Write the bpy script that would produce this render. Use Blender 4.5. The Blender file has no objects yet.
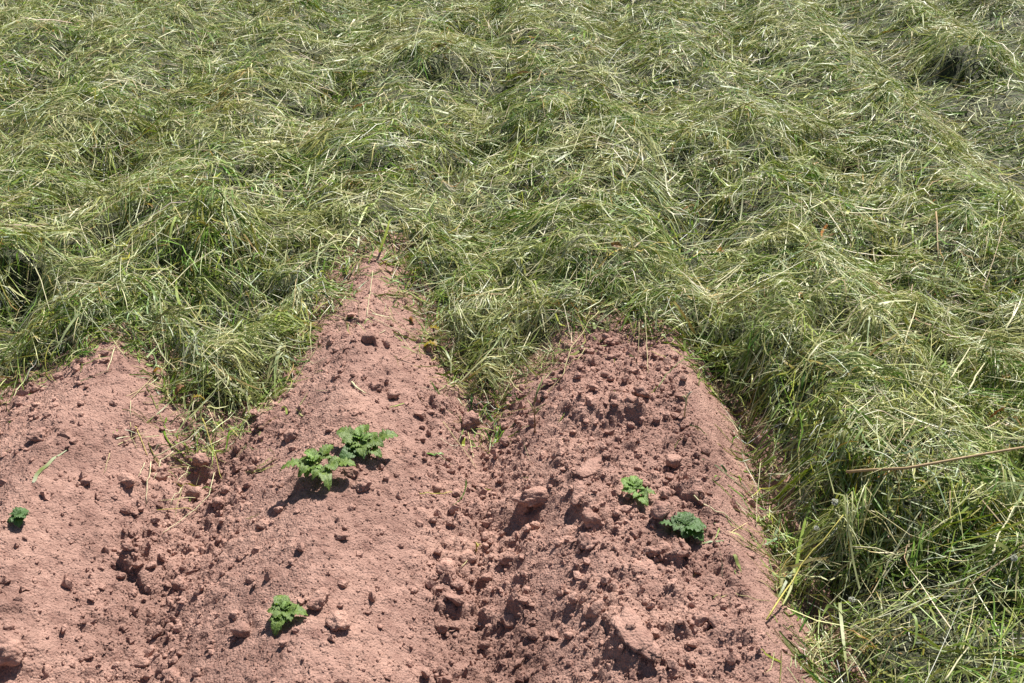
import bpy, bmesh, math, random
import numpy as np
from mathutils import Vector, noise as mnoise

# ------------------------------------------------------------------ camera, sky, sun, exposure
scene = bpy.context.scene
COL = scene.collection
cam_data = bpy.data.cameras.new("camera")
cam = bpy.data.objects.new("camera", cam_data)
COL.objects.link(cam)
cam.location = (0.0, 0.0, 1.70)
cam.rotation_euler = (math.radians(90 - 30.2), 0, 0)
cam_data.sensor_width = 36.0
cam_data.lens = 36.0 * 1100 / 1024
cam_data.clip_start = 0.05
cam_data.clip_end = 500
scene.camera = cam

SUN_ELEV, SUN_AZ = math.radians(53), math.radians(28)      # azimuth measured from +Y towards +X
world = bpy.data.worlds.new("World")
scene.world = world
world.use_nodes = True
wn = world.node_tree
wn.nodes.clear()
sky = wn.nodes.new("ShaderNodeTexSky")
sky.sky_type = 'NISHITA'
sky.sun_disc = False
sky.sun_elevation = SUN_ELEV
sky.sun_rotation = SUN_AZ
bg = wn.nodes.new("ShaderNodeBackground")
bg.inputs['Strength'].default_value = 0.05
wo = wn.nodes.new("ShaderNodeOutputWorld")
wn.links.new(sky.outputs[0], bg.inputs['Color'])
wn.links.new(bg.outputs[0], wo.inputs['Surface'])

sun_data = bpy.data.lights.new("sun", 'SUN')
sun_data.energy = 5.0
sun_data.angle = math.radians(0.53)
sun_data.color = (1.0, 0.955, 0.88)
sun = bpy.data.objects.new("sun", sun_data)
COL.objects.link(sun)
to_sun = Vector((math.sin(SUN_AZ) * math.cos(SUN_ELEV), math.cos(SUN_AZ) * math.cos(SUN_ELEV), math.sin(SUN_ELEV)))
sun.rotation_euler = to_sun.to_track_quat('Z', 'Y').to_euler()
sun.location = to_sun * 20

vs = scene.view_settings
vs.view_transform = 'Standard'
vs.look = 'None'
vs.gamma = 1
vs.use_curve_mapping = False
vs.exposure = 0.88

rng = np.random.default_rng(7)
random.seed(7)


# ------------------------------------------------------------------ helpers
def tag(o, label=None, cat=None, group=None, kind=None):
    if label: o["label"] = label
    if cat: o["category"] = cat
    if group: o["group"] = group
    if kind: o["kind"] = kind
    return o


def link(name, mesh, mat=None, parent=None):
    o = bpy.data.objects.new(name, mesh)
    COL.objects.link(o)
    if mat is not None and not mesh.materials:
        mesh.materials.append(mat)
    if parent is not None:
        o.parent = parent
    return o


def empty(name, loc):
    o = bpy.data.objects.new(name, None)
    COL.objects.link(o)
    o.location = loc
    o.empty_display_size = 0.03
    return o


def mesh_np(name, verts, quads=None, tris=None, smooth=True, colors=None, mat_index=None):
    """a mesh from numpy arrays, fast"""
    me = bpy.data.meshes.new(name)
    nq = 0 if quads is None else len(quads)
    nt = 0 if tris is None else len(tris)
    me.vertices.add(len(verts))
    me.vertices.foreach_set("co", np.ascontiguousarray(verts, dtype=np.float32).ravel())
    parts = []
    if nq: parts.append(np.asarray(quads, dtype=np.int32).ravel())
    if nt: parts.append(np.asarray(tris, dtype=np.int32).ravel())
    loops = np.concatenate(parts)
    me.loops.add(len(loops))
    me.loops.foreach_set("vertex_index", loops)
    me.polygons.add(nq + nt)
    starts = np.concatenate([np.arange(nq) * 4, nq * 4 + np.arange(nt) * 3]).astype(np.int32)
    me.polygons.foreach_set("loop_start", starts)
    if mat_index is not None:
        me.polygons.foreach_set("material_index", mat_index.astype(np.int32))
    me.polygons.foreach_set("use_smooth", np.full(nq + nt, smooth, dtype=bool))
    if colors is not None:
        a = me.attributes.new("tint", 'FLOAT_COLOR', 'POINT')
        c = np.ones((len(verts), 4), dtype=np.float32)
        c[:, :3] = colors
        a.data.foreach_set("color", c.ravel())
    me.update(calc_edges=True)
    return me


def hash2(ix, iy, seed):
    h = (ix.astype(np.int64) * 374761393 + iy.astype(np.int64) * 668265263 + seed * 982451653) & 0xFFFFFFFF
    h = ((h ^ (h >> 13)) * 1274126177) & 0xFFFFFFFF
    h = (h ^ (h >> 16))
    h = (h * 2246822519) & 0xFFFFFFFF
    return ((h ^ (h >> 15)) & 0xFFFFFF) / float(0xFFFFFF)


def gnoise(x, y, seed=0):
    """2-D gradient noise, about -1..1"""
    x0 = np.floor(x); y0 = np.floor(y)
    fx = x - x0; fy = y - y0
    ix = x0.astype(np.int64); iy = y0.astype(np.int64)
    u = fx * fx * fx * (fx * (fx * 6 - 15) + 10)
    v = fy * fy * fy * (fy * (fy * 6 - 15) + 10)

    def corner(dx, dy):
        a = hash2(ix + dx, iy + dy, seed) * 6.28318
        return np.cos(a) * (fx - dx) + np.sin(a) * (fy - dy)
    a = corner(0, 0) * (1 - u) + corner(1, 0) * u
    b = corner(0, 1) * (1 - u) + corner(1, 1) * u
    return (a * (1 - v) + b * v) * 1.5


def fbm(x, y, scale, octaves=4, seed=0, gain=0.5, billow=False):
    s = np.zeros(np.shape(x)); amp = 1.0; f = 1.0 / scale; tot = 0
    for k in range(octaves):
        n = gnoise(x * f + 17.3 * k, y * f - 9.1 * k, seed + k)
        s += amp * (np.abs(n) * 2 - 0.55 if billow else n)
        tot += amp
        amp *= gain; f *= 2.03
    return s / tot


def smooth(a, b, v):
    t = np.clip((v - a) / (b - a), 0, 1)
    return t * t * (3 - 2 * t)


def clod_field(x, y, cell, seed, fill=0.6):
    """half-buried lumps: one random dome per cell, flattened and of uneven size"""
    wx = x + cell * 0.25 * gnoise(x / (cell * 0.7), y / (cell * 0.7), seed + 50)
    wy = y + cell * 0.25 * gnoise(x / (cell * 0.7), y / (cell * 0.7), seed + 51)
    gx = np.floor(wx / cell).astype(np.int64); gy = np.floor(wy / cell).astype(np.int64)
    out = np.zeros(np.shape(x))
    for dx in (-1, 0, 1):
        for dy in (-1, 0, 1):
            cx = gx + dx; cy = gy + dy
            on = hash2(cx, cy, seed + 3) < fill
            r = cell * (0.25 + 0.40 * hash2(cx, cy, seed + 2) ** 1.6)
            px = (cx + 0.1 + 0.8 * hash2(cx, cy, seed)) * cell
            py = (cy + 0.1 + 0.8 * hash2(cx, cy, seed + 1)) * cell
            d2 = ((wx - px) ** 2 + (wy - py) ** 2) / (r * r)
            hgt = r * (0.35 + 0.55 * hash2(cx, cy, seed + 4)) * np.clip(1 - d2 ** 1.5, 0, None) ** 0.42
            tx = (hash2(cx, cy, seed + 5) - 0.5) * 1.1; ty = (hash2(cx, cy, seed + 6) - 0.5) * 1.1
            hgt = hgt * np.clip(1 + (tx * (wx - px) + ty * (wy - py)) / r, 0.25, 1.6)
            out = np.maximum(out, np.where(on, hgt, 0))
    return out


# ------------------------------------------------------------------ the lie of the land (metres; crests at z = 0)
RIDGE_DEPTH = 0.155


def row_centre(i, y):
    return -0.46 + 0.755 * i - 0.023 * (y - 2.5)


def row_index(x, y):
    return np.round((x - row_centre(0, y)) / 0.755)


def ridge(x, y):
    i = row_index(x, y)
    c = row_centre(i, y)
    d = np.abs(x - c)
    w = np.where(i == 1, np.where(x > c, 0.185, 0.09), 0.0)       # the right-hand ridge is broad, with a crisp outer shoulder
    t = np.clip((d - w) / (0.3775 - w), 0, 1)
    return -RIDGE_DEPTH * (0.35 * (1 - np.cos(np.pi * t)) / 2 + 0.65 * np.sqrt(t * t + 0.008) - 0.058)


# edge of the bare soil, seen from above: a tongue of mulch in each furrow, bare crests between
SOIL_EDGE = np.array([
    (-5.0, 2.75), (-4.6, 2.5), (-4.2, 2.9), (-3.85, 2.45), (-3.5, 2.95), (-3.1, 2.55), (-2.75, 2.9), (-2.35, 2.5), (-1.98, 3.0), (-1.72, 2.62),
    (-1.62, 2.73), (-1.52, 2.87), (-1.39, 2.885), (-1.22, 2.93), (-1.133, 2.88), (-1.06, 2.813),
    (-0.99, 2.70), (-0.93, 2.60), (-0.85, 2.44), (-0.788, 2.60), (-0.739, 2.78), (-0.653, 2.985), (-0.575, 3.22),
    (-0.505, 3.62), (-0.445, 3.62), (-0.345, 3.25), (-0.265, 3.06), (-0.195, 2.88), (-0.126, 2.73), (-0.08, 2.62),
    (-0.027, 2.76), (0.055, 2.855), (0.147, 2.91), (0.278, 3.02), (0.40, 2.94), (0.53, 2.92), (0.61, 2.82), (0.665, 2.66),
    (0.675, 2.46), (0.655, 2.166), (0.65, 1.938), (0.665, 1.69), (0.68, 1.4), (0.67, 0.0), (0.67, -4.0), (-5.0, -4.0)])


def mulch_dist(x, y):
    """signed distance to the soil edge, positive inside the mulch"""
    x = np.asarray(x, float); y = np.asarray(y, float)
    n = len(SOIL_EDGE)
    best = np.full(x.shape, 1e9); inside = np.zeros(x.shape, bool)
    for k in range(n):
        ax, ay = SOIL_EDGE[k]; bx, by = SOIL_EDGE[(k + 1) % n]
        ex, ey = bx - ax, by - ay
        t = np.clip(((x - ax) * ex + (y - ay) * ey) / (ex * ex + ey * ey), 0, 1)
        best = np.minimum(best, (x - ax - t * ex) ** 2 + (y - ay - t * ey) ** 2)
        if ey != 0:
            cross = ((ay > y) != (by > y)) & (x < ax + (y - ay) * ex / ey)
            inside ^= cross
    d = np.sqrt(best)
    return np.where(inside, -d, d)


# local bumps and dips in the soil: x, y, radius x, radius y, height
SOIL_FEATURES = [
    (0.02, 2.27, 0.10, 0.05, 0.028), (0.06, 2.16, 0.10, 0.055, -0.035),        # ledge and hollow below it
    (0.17, 2.17, 0.06, 0.05, 0.020), (0.14, 2.07, 0.05, 0.04, -0.022),
    (0.24, 2.46, 0.13, 0.06, -0.036), (0.22, 2.57, 0.14, 0.06, 0.014),
    (-0.87, 2.42, 0.10, 0.04, -0.030), (-0.90, 2.50, 0.10, 0.04, 0.015),
    (0.27, 1.66, 0.07, 0.16, 0.010), (0.16, 1.62, 0.03, 0.14, -0.004),
    (-1.07, 1.70, 0.07, 0.04, 0.02), (-1.09, 1.63, 0.06, 0.03, -0.02),
    (0.42, 1.90, 0.05, 0.30, -0.012),
    (0.10, 2.85, 0.05, 0.05, -0.02), (-0.30, 2.55, 0.10, 0.12, -0.012),
]


def roughness(x, y):
    """1 where the soil is loose and crumbly, 0 where it is raked smooth"""
    i = row_index(x, y)
    d = np.abs(x - row_centre(i, y))
    r = smooth(0.16, 0.32, d)
    right = (x - row_centre(1, y))
    top3 = smooth(-0.24, -0.12, right) * (1 - smooth(0.18, 0.25, right))
    r = np.maximum(r, top3)
    r = r * (1 - 0.9 * smooth(0.19, 0.25, right) * (1 - smooth(0.6, 0.7, right)))
    r = np.clip(r + 0.45 * fbm(x, y, 0.22, 3, 91), 0.0, 1)
    return 0.34 - 0.22 * smooth(0.18, 0.25, right) + 0.66 * r


def soil_height(x, y):
    x = np.asarray(x, float); y = np.asarray(y, float)
    h = ridge(x + 0.03 * gnoise(x * 2.3, y * 2.3, 5), y)
    h = h + 0.020 * fbm(x, y, 0.40, 3, 11)
    for fx, fy, rx, ry, a in SOIL_FEATURES:
        h = h + a * np.exp(-((x - fx) / rx) ** 2 - ((y - fy) / ry) ** 2)
    near = (np.abs(x) < 3.2) & (y > 0.9) & (y < 4.2)
    if not near.any():
        return h
    det = np.zeros(x.shape)
    xn, yn = x[near], y[near]
    r = roughness(xn, yn)
    q = 0.013 * fbm(xn, yn, 0.13, 4, 21, 0.58) * (0.40 + r)
    q += 0.009 * fbm(xn, yn, 0.05, 4, 31, 0.62, billow=True) * (0.10 + r)
    lum = smooth(-0.1, 0.5, gnoise(xn * 6, yn * 6, 77))
    q += 0.9 * clod_field(xn, yn, 0.085, 207, 0.45) * r * lum * smooth(3.0, 2.8, yn)
    q += 1.1 * clod_field(xn, yn, 0.042, 300, 0.52) * (0.06 + 0.94 * r) * (0.45 + 0.55 * lum)
    q += clod_field(xn, yn, 0.021, 400, 0.55) * (0.18 + 0.82 * r)
    q += 0.0040 * fbm(xn, yn, 0.016, 3, 61, 0.7) * (0.55 + 0.45 * r)
    # fine rake marks running down the smooth outer flank of the right-hand ridge
    right = xn - row_centre(1, yn)
    fl = smooth(0.20, 0.25, right)
    q += 0.0014 * fl * gnoise(xn * 9 + yn * 22, yn * 70 - xn * 45, 71)
    det[near] = q
    return h + det


# mounds and hollows in the mulch: x, y, radius, height
MULCH_FEATURES = [
    (-1.02, 3.58, 0.19, 0.17), (-0.28, 5.75, 0.22, 0.17), (0.21, 4.70, 0.26, 0.07), (0.56, 4.50, 0.28, 0.08),
    (0.98, 2.22, 0.22, 0.03), (0.90, 2.98, 0.25, 0.05), (2.40, 5.80, 0.30, 0.13), (-1.40, 3.90, 0.26, 0.06),
    (-2.49, 6.30, 0.3, 0.08), (1.66, 3.62, 0.28, 0.08), (0.33, 3.35, 0.20, 0.06), (-0.70, 4.55, 0.28, 0.07), (1.15, 4.6, 0.3, 0.08),
    (1.30, 1.75, 0.2, 0.06), (-1.75, 4.9, 0.3, 0.07), (0.75, 5.9, 0.3, 0.08), (1.85, 4.95, 0.22, 0.08), (-1.66, 3.40, 0.17, 0.15), (1.52, 2.6, 0.26, 0.07),
    (-0.06, 4.62, 0.11, -0.14), (-0.50, 3.95, 0.10, -0.12), (0.69, 3.68, 0.09, -0.14), (-0.88, 3.16, 0.10, -0.10),
    (-0.56, 5.40, 0.13, -0.12), (-1.72, 3.08, 0.17, -0.14), (0.84, 1.86, 0.14, -0.13), (0.79, 1.64, 0.12, -0.12), (1.02, 1.60, 0.14, -0.08), (0.90, 1.70, 0.13, -0.06),
    (-2.45, 5.45, 0.12, -0.12), (2.40, 5.30, 0.24, -0.10), (1.86, 4.35, 0.16, -0.15), (2.12, 4.2, 0.16, -0.12), (0.10, 3.90, 0.09, -0.09),
    (1.23, 6.0, 0.16, -0.11), (-1.34, 5.95, 0.16, -0.11), (1.20, 3.42, 0.08, -0.10), (1.93, 5.0, 0.10, -0.08), (3.3, 6.9, 0.3, -0.16),
    (-1.7, 4.35, 0.12, -0.09), (-2.2, 4.6, 0.13, -0.09), (0.36, 5.4, 0.13, -0.09), (-0.95, 5.1, 0.12, -0.09),
]


def mulch_pits(x, y):
    """small ragged gaps between the clumps, 0..1"""
    wx = x + 0.04 * gnoise(x * 14, y * 14, 541); wy = y + 0.04 * gnoise(x * 14, y * 14, 542)
    return smooth(0.16, 0.52, gnoise(wx / 0.17, wy / 0.13, 543) + 0.35 * gnoise(wx / 0.6, wy / 0.6, 544))


def mulch_height(x, y, s=None):
    """top of the heap of cut grass"""
    x = np.asarray(x, float); y = np.asarray(y, float)
    if s is None:
        s = mulch_dist(x, y)
    base = (0.55 - 0.22 * smooth(0.3, 0.6, x) * (1 - smooth(1.0, 1.4, x)) * (1 - smooth(2.8, 3.4, y))) * ridge(x, y)
    # the furrow beyond the right-hand side is filled less and shows as a trough
    fr = x - row_centre(3.5, y)
    base = base - (0.21 * np.exp(-(fr / 0.14) ** 2) + 0.10 * np.exp(-((fr - 0.755) / 0.17) ** 2)) * smooth(3.2, 4.4, y)
    lump = 0.030 * fbm(x, y, 0.50, 3, 501, 0.6) + 0.018 * fbm(x, y, 0.21, 2, 507, 0.55, billow=True) + 0.024 * fbm(x, y, 0.09, 2, 511, 0.6)
    h = base + 0.085 + lump
    h = h - 0.095 * mulch_pits(x, y)
    for fx, fy, r, a in MULCH_FEATURES:
        h = h + (1.35 * a if a < 0 else 0.85 * a) * np.exp(-((x - fx) ** 2 + (y - fy) ** 2) / (r * r))
    # a shelf of thicker mulch at the right, dropping to the shaded hollow in front of it
    h = h + 0.035 * smooth(1.70, 1.85, y + 0.05 * gnoise(x * 6, y * 6, 525)) * smooth(0.70, 0.86, x) * (1 - smooth(2.15, 2.9, y))
    e = smooth(-0.05, 0.16, s + 0.03 * gnoise(x * 9, y * 9, 520))
    g = ridge(x, y) + 0.005
    return g + np.maximum(h - g, 0.062 + 0.02 * gnoise(x * 7, y * 7, 521)) * e


# ------------------------------------------------------------------ materials
def new_mat(name):
    m = bpy.data.materials.new(name)
    m.use_nodes = True
    nt = m.node_tree
    nt.nodes.clear()
    out = nt.nodes.new("ShaderNodeOutputMaterial")
    p = nt.nodes.new("ShaderNodeBsdfPrincipled")
    nt.links.new(p.outputs[0], out.inputs['Surface'])
    return m, nt, p, out


def ramp(nt, fac, stops):
    r = nt.nodes.new("ShaderNodeValToRGB")
    el = r.color_ramp.elements
    while len(el) < len(stops): el.new(0.5)
    for e, (pos, c) in zip(el, stops):
        e.position = pos
        e.color = (*c, 1)
    nt.links.new(fac, r.inputs[0])
    return r.outputs[0]


def noise_node(nt, vec, scale, detail=4, rough=0.55, kind='NOISE'):
    if kind == 'NOISE':
        n = nt.nodes.new("ShaderNodeTexNoise")
        n.inputs['Scale'].default_value = scale
        n.inputs['Detail'].default_value = detail
        n.inputs['Roughness'].default_value = rough
        nt.links.new(vec, n.inputs['Vector'])
        return n.outputs['Fac']
    n = nt.nodes.new("ShaderNodeTexVoronoi")
    n.inputs['Scale'].default_value = scale
    nt.links.new(vec, n.inputs['Vector'])
    return n.outputs['Distance']


def mix(nt, a, b, fac, mode='MIX'):
    m = nt.nodes.new("ShaderNodeMix")
    m.data_type = 'RGBA'
    m.blend_type = mode
    for sock, v in ((m.inputs[6], a), (m.inputs[7], b)):
        if isinstance(v, tuple): sock.default_value = (*v, 1)
        else: nt.links.new(v, sock)
    if isinstance(fac, (int, float)): m.inputs[0].default_value = fac
    else: nt.links.new(fac, m.inputs[0])
    return m.outputs[2]


def soil_material(name, tint=(1, 1, 1), bump=1.0):
    m, nt, p, out = new_mat(name)
    pos = nt.nodes.new("ShaderNodeNewGeometry").outputs['Position']
    big = noise_node(nt, pos, 3.2, 4, 0.6)
    mid = noise_node(nt, pos, 28, 5, 0.62)
    fine = noise_node(nt, pos, 260, 4, 0.7)
    c1 = ramp(nt, big, [(0.27, (0.250, 0.147, 0.119)), (0.48, (0.362, 0.221, 0.180)), (0.72, (0.440, 0.274, 0.219))])
    c2 = ramp(nt, mid, [(0.28, (0.66, 0.60, 0.60)), (0.5, (0.98, 0.97, 0.96)), (0.70, (1.20, 1.20, 1.19))])
    c3 = ramp(nt, fine, [(0.30, (0.72, 0.70, 0.70)), (0.55, (1.0, 1.0, 1.0)), (0.75, (1.24, 1.25, 1.26))])
    c = mix(nt, c1, c2, 1.0, 'MULTIPLY')
    c = mix(nt, c, c3, 1.0, 'MULTIPLY')
    c = mix(nt, c, tint, 1.0, 'MULTIPLY')
    nt.links.new(c, p.inputs['Base Color'])
    p.inputs['Roughness'].default_value = 0.95
    p.inputs['Specular IOR Level'].default_value = 0.15
    b1 = nt.nodes.new("ShaderNodeBump")
    b1.inputs['Strength'].default_value = 0.85 * bump
    b1.inputs['Distance'].default_value = 0.0055
    h = nt.nodes.new("ShaderNodeMath"); h.operation = 'SUBTRACT'
    v = noise_node(nt, pos, 170, kind='VOR')
    nt.links.new(noise_node(nt, pos, 320, 5, 0.7), h.inputs[0])
    nt.links.new(v, h.inputs[1])
    nt.links.new(h.outputs[0], b1.inputs['Height'])
    nt.links.new(b1.outputs[0], p.inputs['Normal'])
    return m


def blade_material(name, rough=0.42, transl=0.17, attr=True, color=(0.1, 0.2, 0.05), spec=0.26):
    m, nt, p, out = new_mat(name)
    if attr:
        a = nt.nodes.new("ShaderNodeAttribute")
        a.attribute_name = "tint"
        col = a.outputs['Color']
    else:
        r = nt.nodes.new("ShaderNodeRGB")
        r.outputs[0].default_value = (*color, 1)
        col = r.outputs[0]
    pos = nt.nodes.new("ShaderNodeNewGeometry").outputs['Position']
    n = noise_node(nt, pos, 90, 3, 0.6)
    col = mix(nt, col, ramp(nt, n, [(0.3, (0.78, 0.80, 0.74)), (0.7, (1.18, 1.16, 1.2))]), 1.0, 'MULTIPLY')
    nt.links.new(col, p.inputs['Base Color'])
    p.inputs['Roughness'].default_value = rough
    p.inputs['Specular IOR Level'].default_value = spec
    t = nt.nodes.new("ShaderNodeBsdfTranslucent")
    nt.links.new(mix(nt, col, (1.05, 1.10, 0.75), 1.0, 'MULTIPLY'), t.inputs['Color'])
    ms = nt.nodes.new("ShaderNodeMixShader")
    ms.inputs[0].default_value = transl
    nt.links.new(p.outputs[0], ms.inputs[1])
    nt.links.new(t.outputs[0], ms.inputs[2])
    nt.links.new(ms.outputs[0], out.inputs['Surface'])
    return m


M_SOIL = soil_material("red_soil")
M_CLOD = soil_material("red_soil_clod", (1.10, 1.09, 1.08), 0.8)
M_BLADE = blade_material("cut_grass_blades")
M_STRAW = blade_material("straw", 0.5, 0.12)


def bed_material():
    m, nt, p, out = new_mat("matted_grass_painted_shade")
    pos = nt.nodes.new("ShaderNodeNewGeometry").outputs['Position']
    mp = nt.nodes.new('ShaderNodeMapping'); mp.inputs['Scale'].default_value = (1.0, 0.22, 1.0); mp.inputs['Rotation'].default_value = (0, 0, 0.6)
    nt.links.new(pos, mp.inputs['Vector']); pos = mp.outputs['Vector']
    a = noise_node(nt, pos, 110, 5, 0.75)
    nt.links.new(ramp(nt, a, [(0.35, (0.012, 0.014, 0.006)), (0.5, (0.040, 0.046, 0.015)), (0.65, (0.115, 0.105, 0.045))]), p.inputs['Base Color'])  # matted grass, near-black tones paint in the shade of gaps between strands
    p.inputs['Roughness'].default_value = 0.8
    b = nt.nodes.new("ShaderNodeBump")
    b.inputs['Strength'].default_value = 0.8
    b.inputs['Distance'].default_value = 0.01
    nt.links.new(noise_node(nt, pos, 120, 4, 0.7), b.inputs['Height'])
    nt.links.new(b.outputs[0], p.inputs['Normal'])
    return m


M_BED = bed_material()


# ------------------------------------------------------------------ the ground: one sheet, fine where it shows
def graded(lo, hi, fine_steps, far_lo, far_hi, grow=1.22, first=0.02):
    mid = fine_steps
    left = []; p = lo; s = first
    while p > far_lo:
        p -= s; s *= grow; left.append(p)
    right = []; p = mid[-1]; s = first
    while p < far_hi:
        p += s; s *= grow; right.append(p)
    return np.concatenate([np.array(left[::-1]), mid, np.array(right)])


def grid_mesh(gx, gy, zf):
    X, Y = np.meshgrid(gx, gy)
    Z = zf(X, Y)
    v = np.stack([X.ravel(), Y.ravel(), Z.ravel()], 1)
    nx, ny = len(gx), len(gy)
    a = (np.arange(ny - 1)[:, None] * nx + np.arange(nx - 1)[None, :]).ravel()
    q = np.stack([a, a + 1, a + 1 + nx, a + nx], 1)
    return v, q


ys = [1.28]
while ys[-1] < 3.06: ys.append(ys[-1] + 0.0040 + 0.0008 * (ys[-1] - 1.3))
while ys[-1] < 3.58: ys.append(ys[-1] + 0.0075)
GX = graded(-1.72, 0.80, np.arange(-1.72, 0.80, 0.0042), -60, 60)
GY = graded(1.28, ys[-1], np.array(ys), -40, 90)
v, q = grid_mesh(GX, GY, lambda x, y: soil_height(x, y) - 0.045 * smooth(0.10, 0.30, mulch_dist(x, y)))
ground = link("ground", mesh_np("ground", v, q), M_SOIL)
tag(ground, "ridged reddish brown field soil, dry and crumbly", kind="structure")


# ------------------------------------------------------------------ the mulch of cut grass
def pick_palette(n):
    """colours of cut grass: fresh green, grey green, yellow green, straw, brown"""
    base = np.array([
        (0.100, 0.188, 0.018), (0.148, 0.232, 0.028), (0.205, 0.275, 0.060),
        (0.265, 0.290, 0.040), (0.046, 0.100, 0.013), (0.350, 0.345, 0.125),
        (0.600, 0.555, 0.300), (0.740, 0.705, 0.480), (0.290, 0.155, 0.042), (0.170, 0.240, 0.110)])
    p = np.array([0.15, 0.16, 0.12, 0.14, 0.12, 0.10, 0.11, 0.065, 0.035, 0.04])
    k = rng.choice(len(base), n, p=p / p.sum())
    c = base[k] * (0.60 + 0.85 * rng.random((n, 1)))
    c *= 1 + 0.10 * rng.standard_normal((n, 3))
    return np.clip(c, 0.01, 0.75), k


def strands(x, y, ang, length, width, seg, off, tilt, curl, kink, arc, tint, follow=0.75):
    """ribbons of bent grass lying on the mulch; returns verts, quads, colours"""
    n = len(x)
    t = np.linspace(0, 1, seg + 1)
    a = ang[:, None] + curl[:, None] * (t[None, :] - 0.5) + np.where(t[None, :] > kink[:, 1:2], kink[:, 0:1], 0)
    step = (length / seg)[:, None]
    dx = np.cos(a) * step; dy = np.sin(a) * step
    X = x[:, None] + np.concatenate([np.zeros((n, 1)), np.cumsum(dx[:, :-1], 1)], 1) - 0.5 * (np.cos(ang) * length)[:, None]
    Y = y[:, None] + np.concatenate([np.zeros((n, 1)), np.cumsum(dy[:, :-1], 1)], 1) - 0.5 * (np.sin(ang) * length)[:, None]
    S = mulch_dist(X, Y)
    Hh = mulch_height(X, Y, S)
    tc = t - 0.5
    mean = Hh.mean(1, keepdims=True)
    slope = (Hh * tc).sum(1, keepdims=True) / (tc ** 2).sum()
    fit = mean + slope * tc
    Z = fit + follow * (Hh - fit) + off[:, None] + tilt[:, None] * length[:, None] * (t[None, :] ** 1.5)
    Z += 0.004 * np.sin(6.28 * (t[None, :] * rng.uniform(0.5, 1.5, (n, 1)) + rng.random((n, 1))))
    Z += arc[:, None] * length[:, None] * (4 * t * (1 - t) - 0.45)[None, :]
    G = ridge(X, Y) + 0.010
    bare = S < 0.06
    G[bare] = soil_height(X[bare], Y[bare]) + 0.003
    Z = np.where(S < 0.05, np.maximum(Z, G), np.maximum(Z, G - 0.02))
    P = np.stack([X, Y, Z], 2)
    T = np.gradient(P, axis=1)
    T /= np.linalg.norm(T, axis=2, keepdims=True) + 1e-9
    up = np.array([0, 0, 1.0]) + 0.75 * rng.standard_normal((n, 1, 3))
    roll = up + 0.5 * np.stack([np.sin(t * 3), np.cos(t * 3), 0 * t], 1)[None] * rng.standard_normal((n, 1, 1))
    side = np.cross(T, roll)
    side /= np.linalg.norm(side, axis=2, keepdims=True) + 1e-9
    w = width[:, None] * 0.5 * np.clip(1.02 - 0.85 * np.abs(t[None, :] * 1.15 - 0.30) ** 2.2 * 1.6, 0.12, 1)
    A = P - side * w[:, :, None]; B = P + side * w[:, :, None]
    V = np.stack([A, B], 2).reshape(n, (seg + 1) * 2, 3)
    base = (np.arange(n) * (seg + 1) * 2)[:, None] + (np.arange(seg) * 2)[None, :]
    Q = np.stack([base, base + 1, base + 3, base + 2], 2).reshape(-1, 4)
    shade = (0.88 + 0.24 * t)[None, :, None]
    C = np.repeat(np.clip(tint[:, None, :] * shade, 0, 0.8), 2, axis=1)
    return V.reshape(-1, 3), Q, C.reshape(-1, 3)


def in_mulch(x, y, spill=0.07):
    s = mulch_dist(x, y) + 0.025 + 0.05 * gnoise(x * 8, y * 8, 530)
    keep = (s > 0) | (rng.random(len(x)) < np.exp(np.minimum(s, 0) / spill) * 0.12)
    return keep


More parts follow.
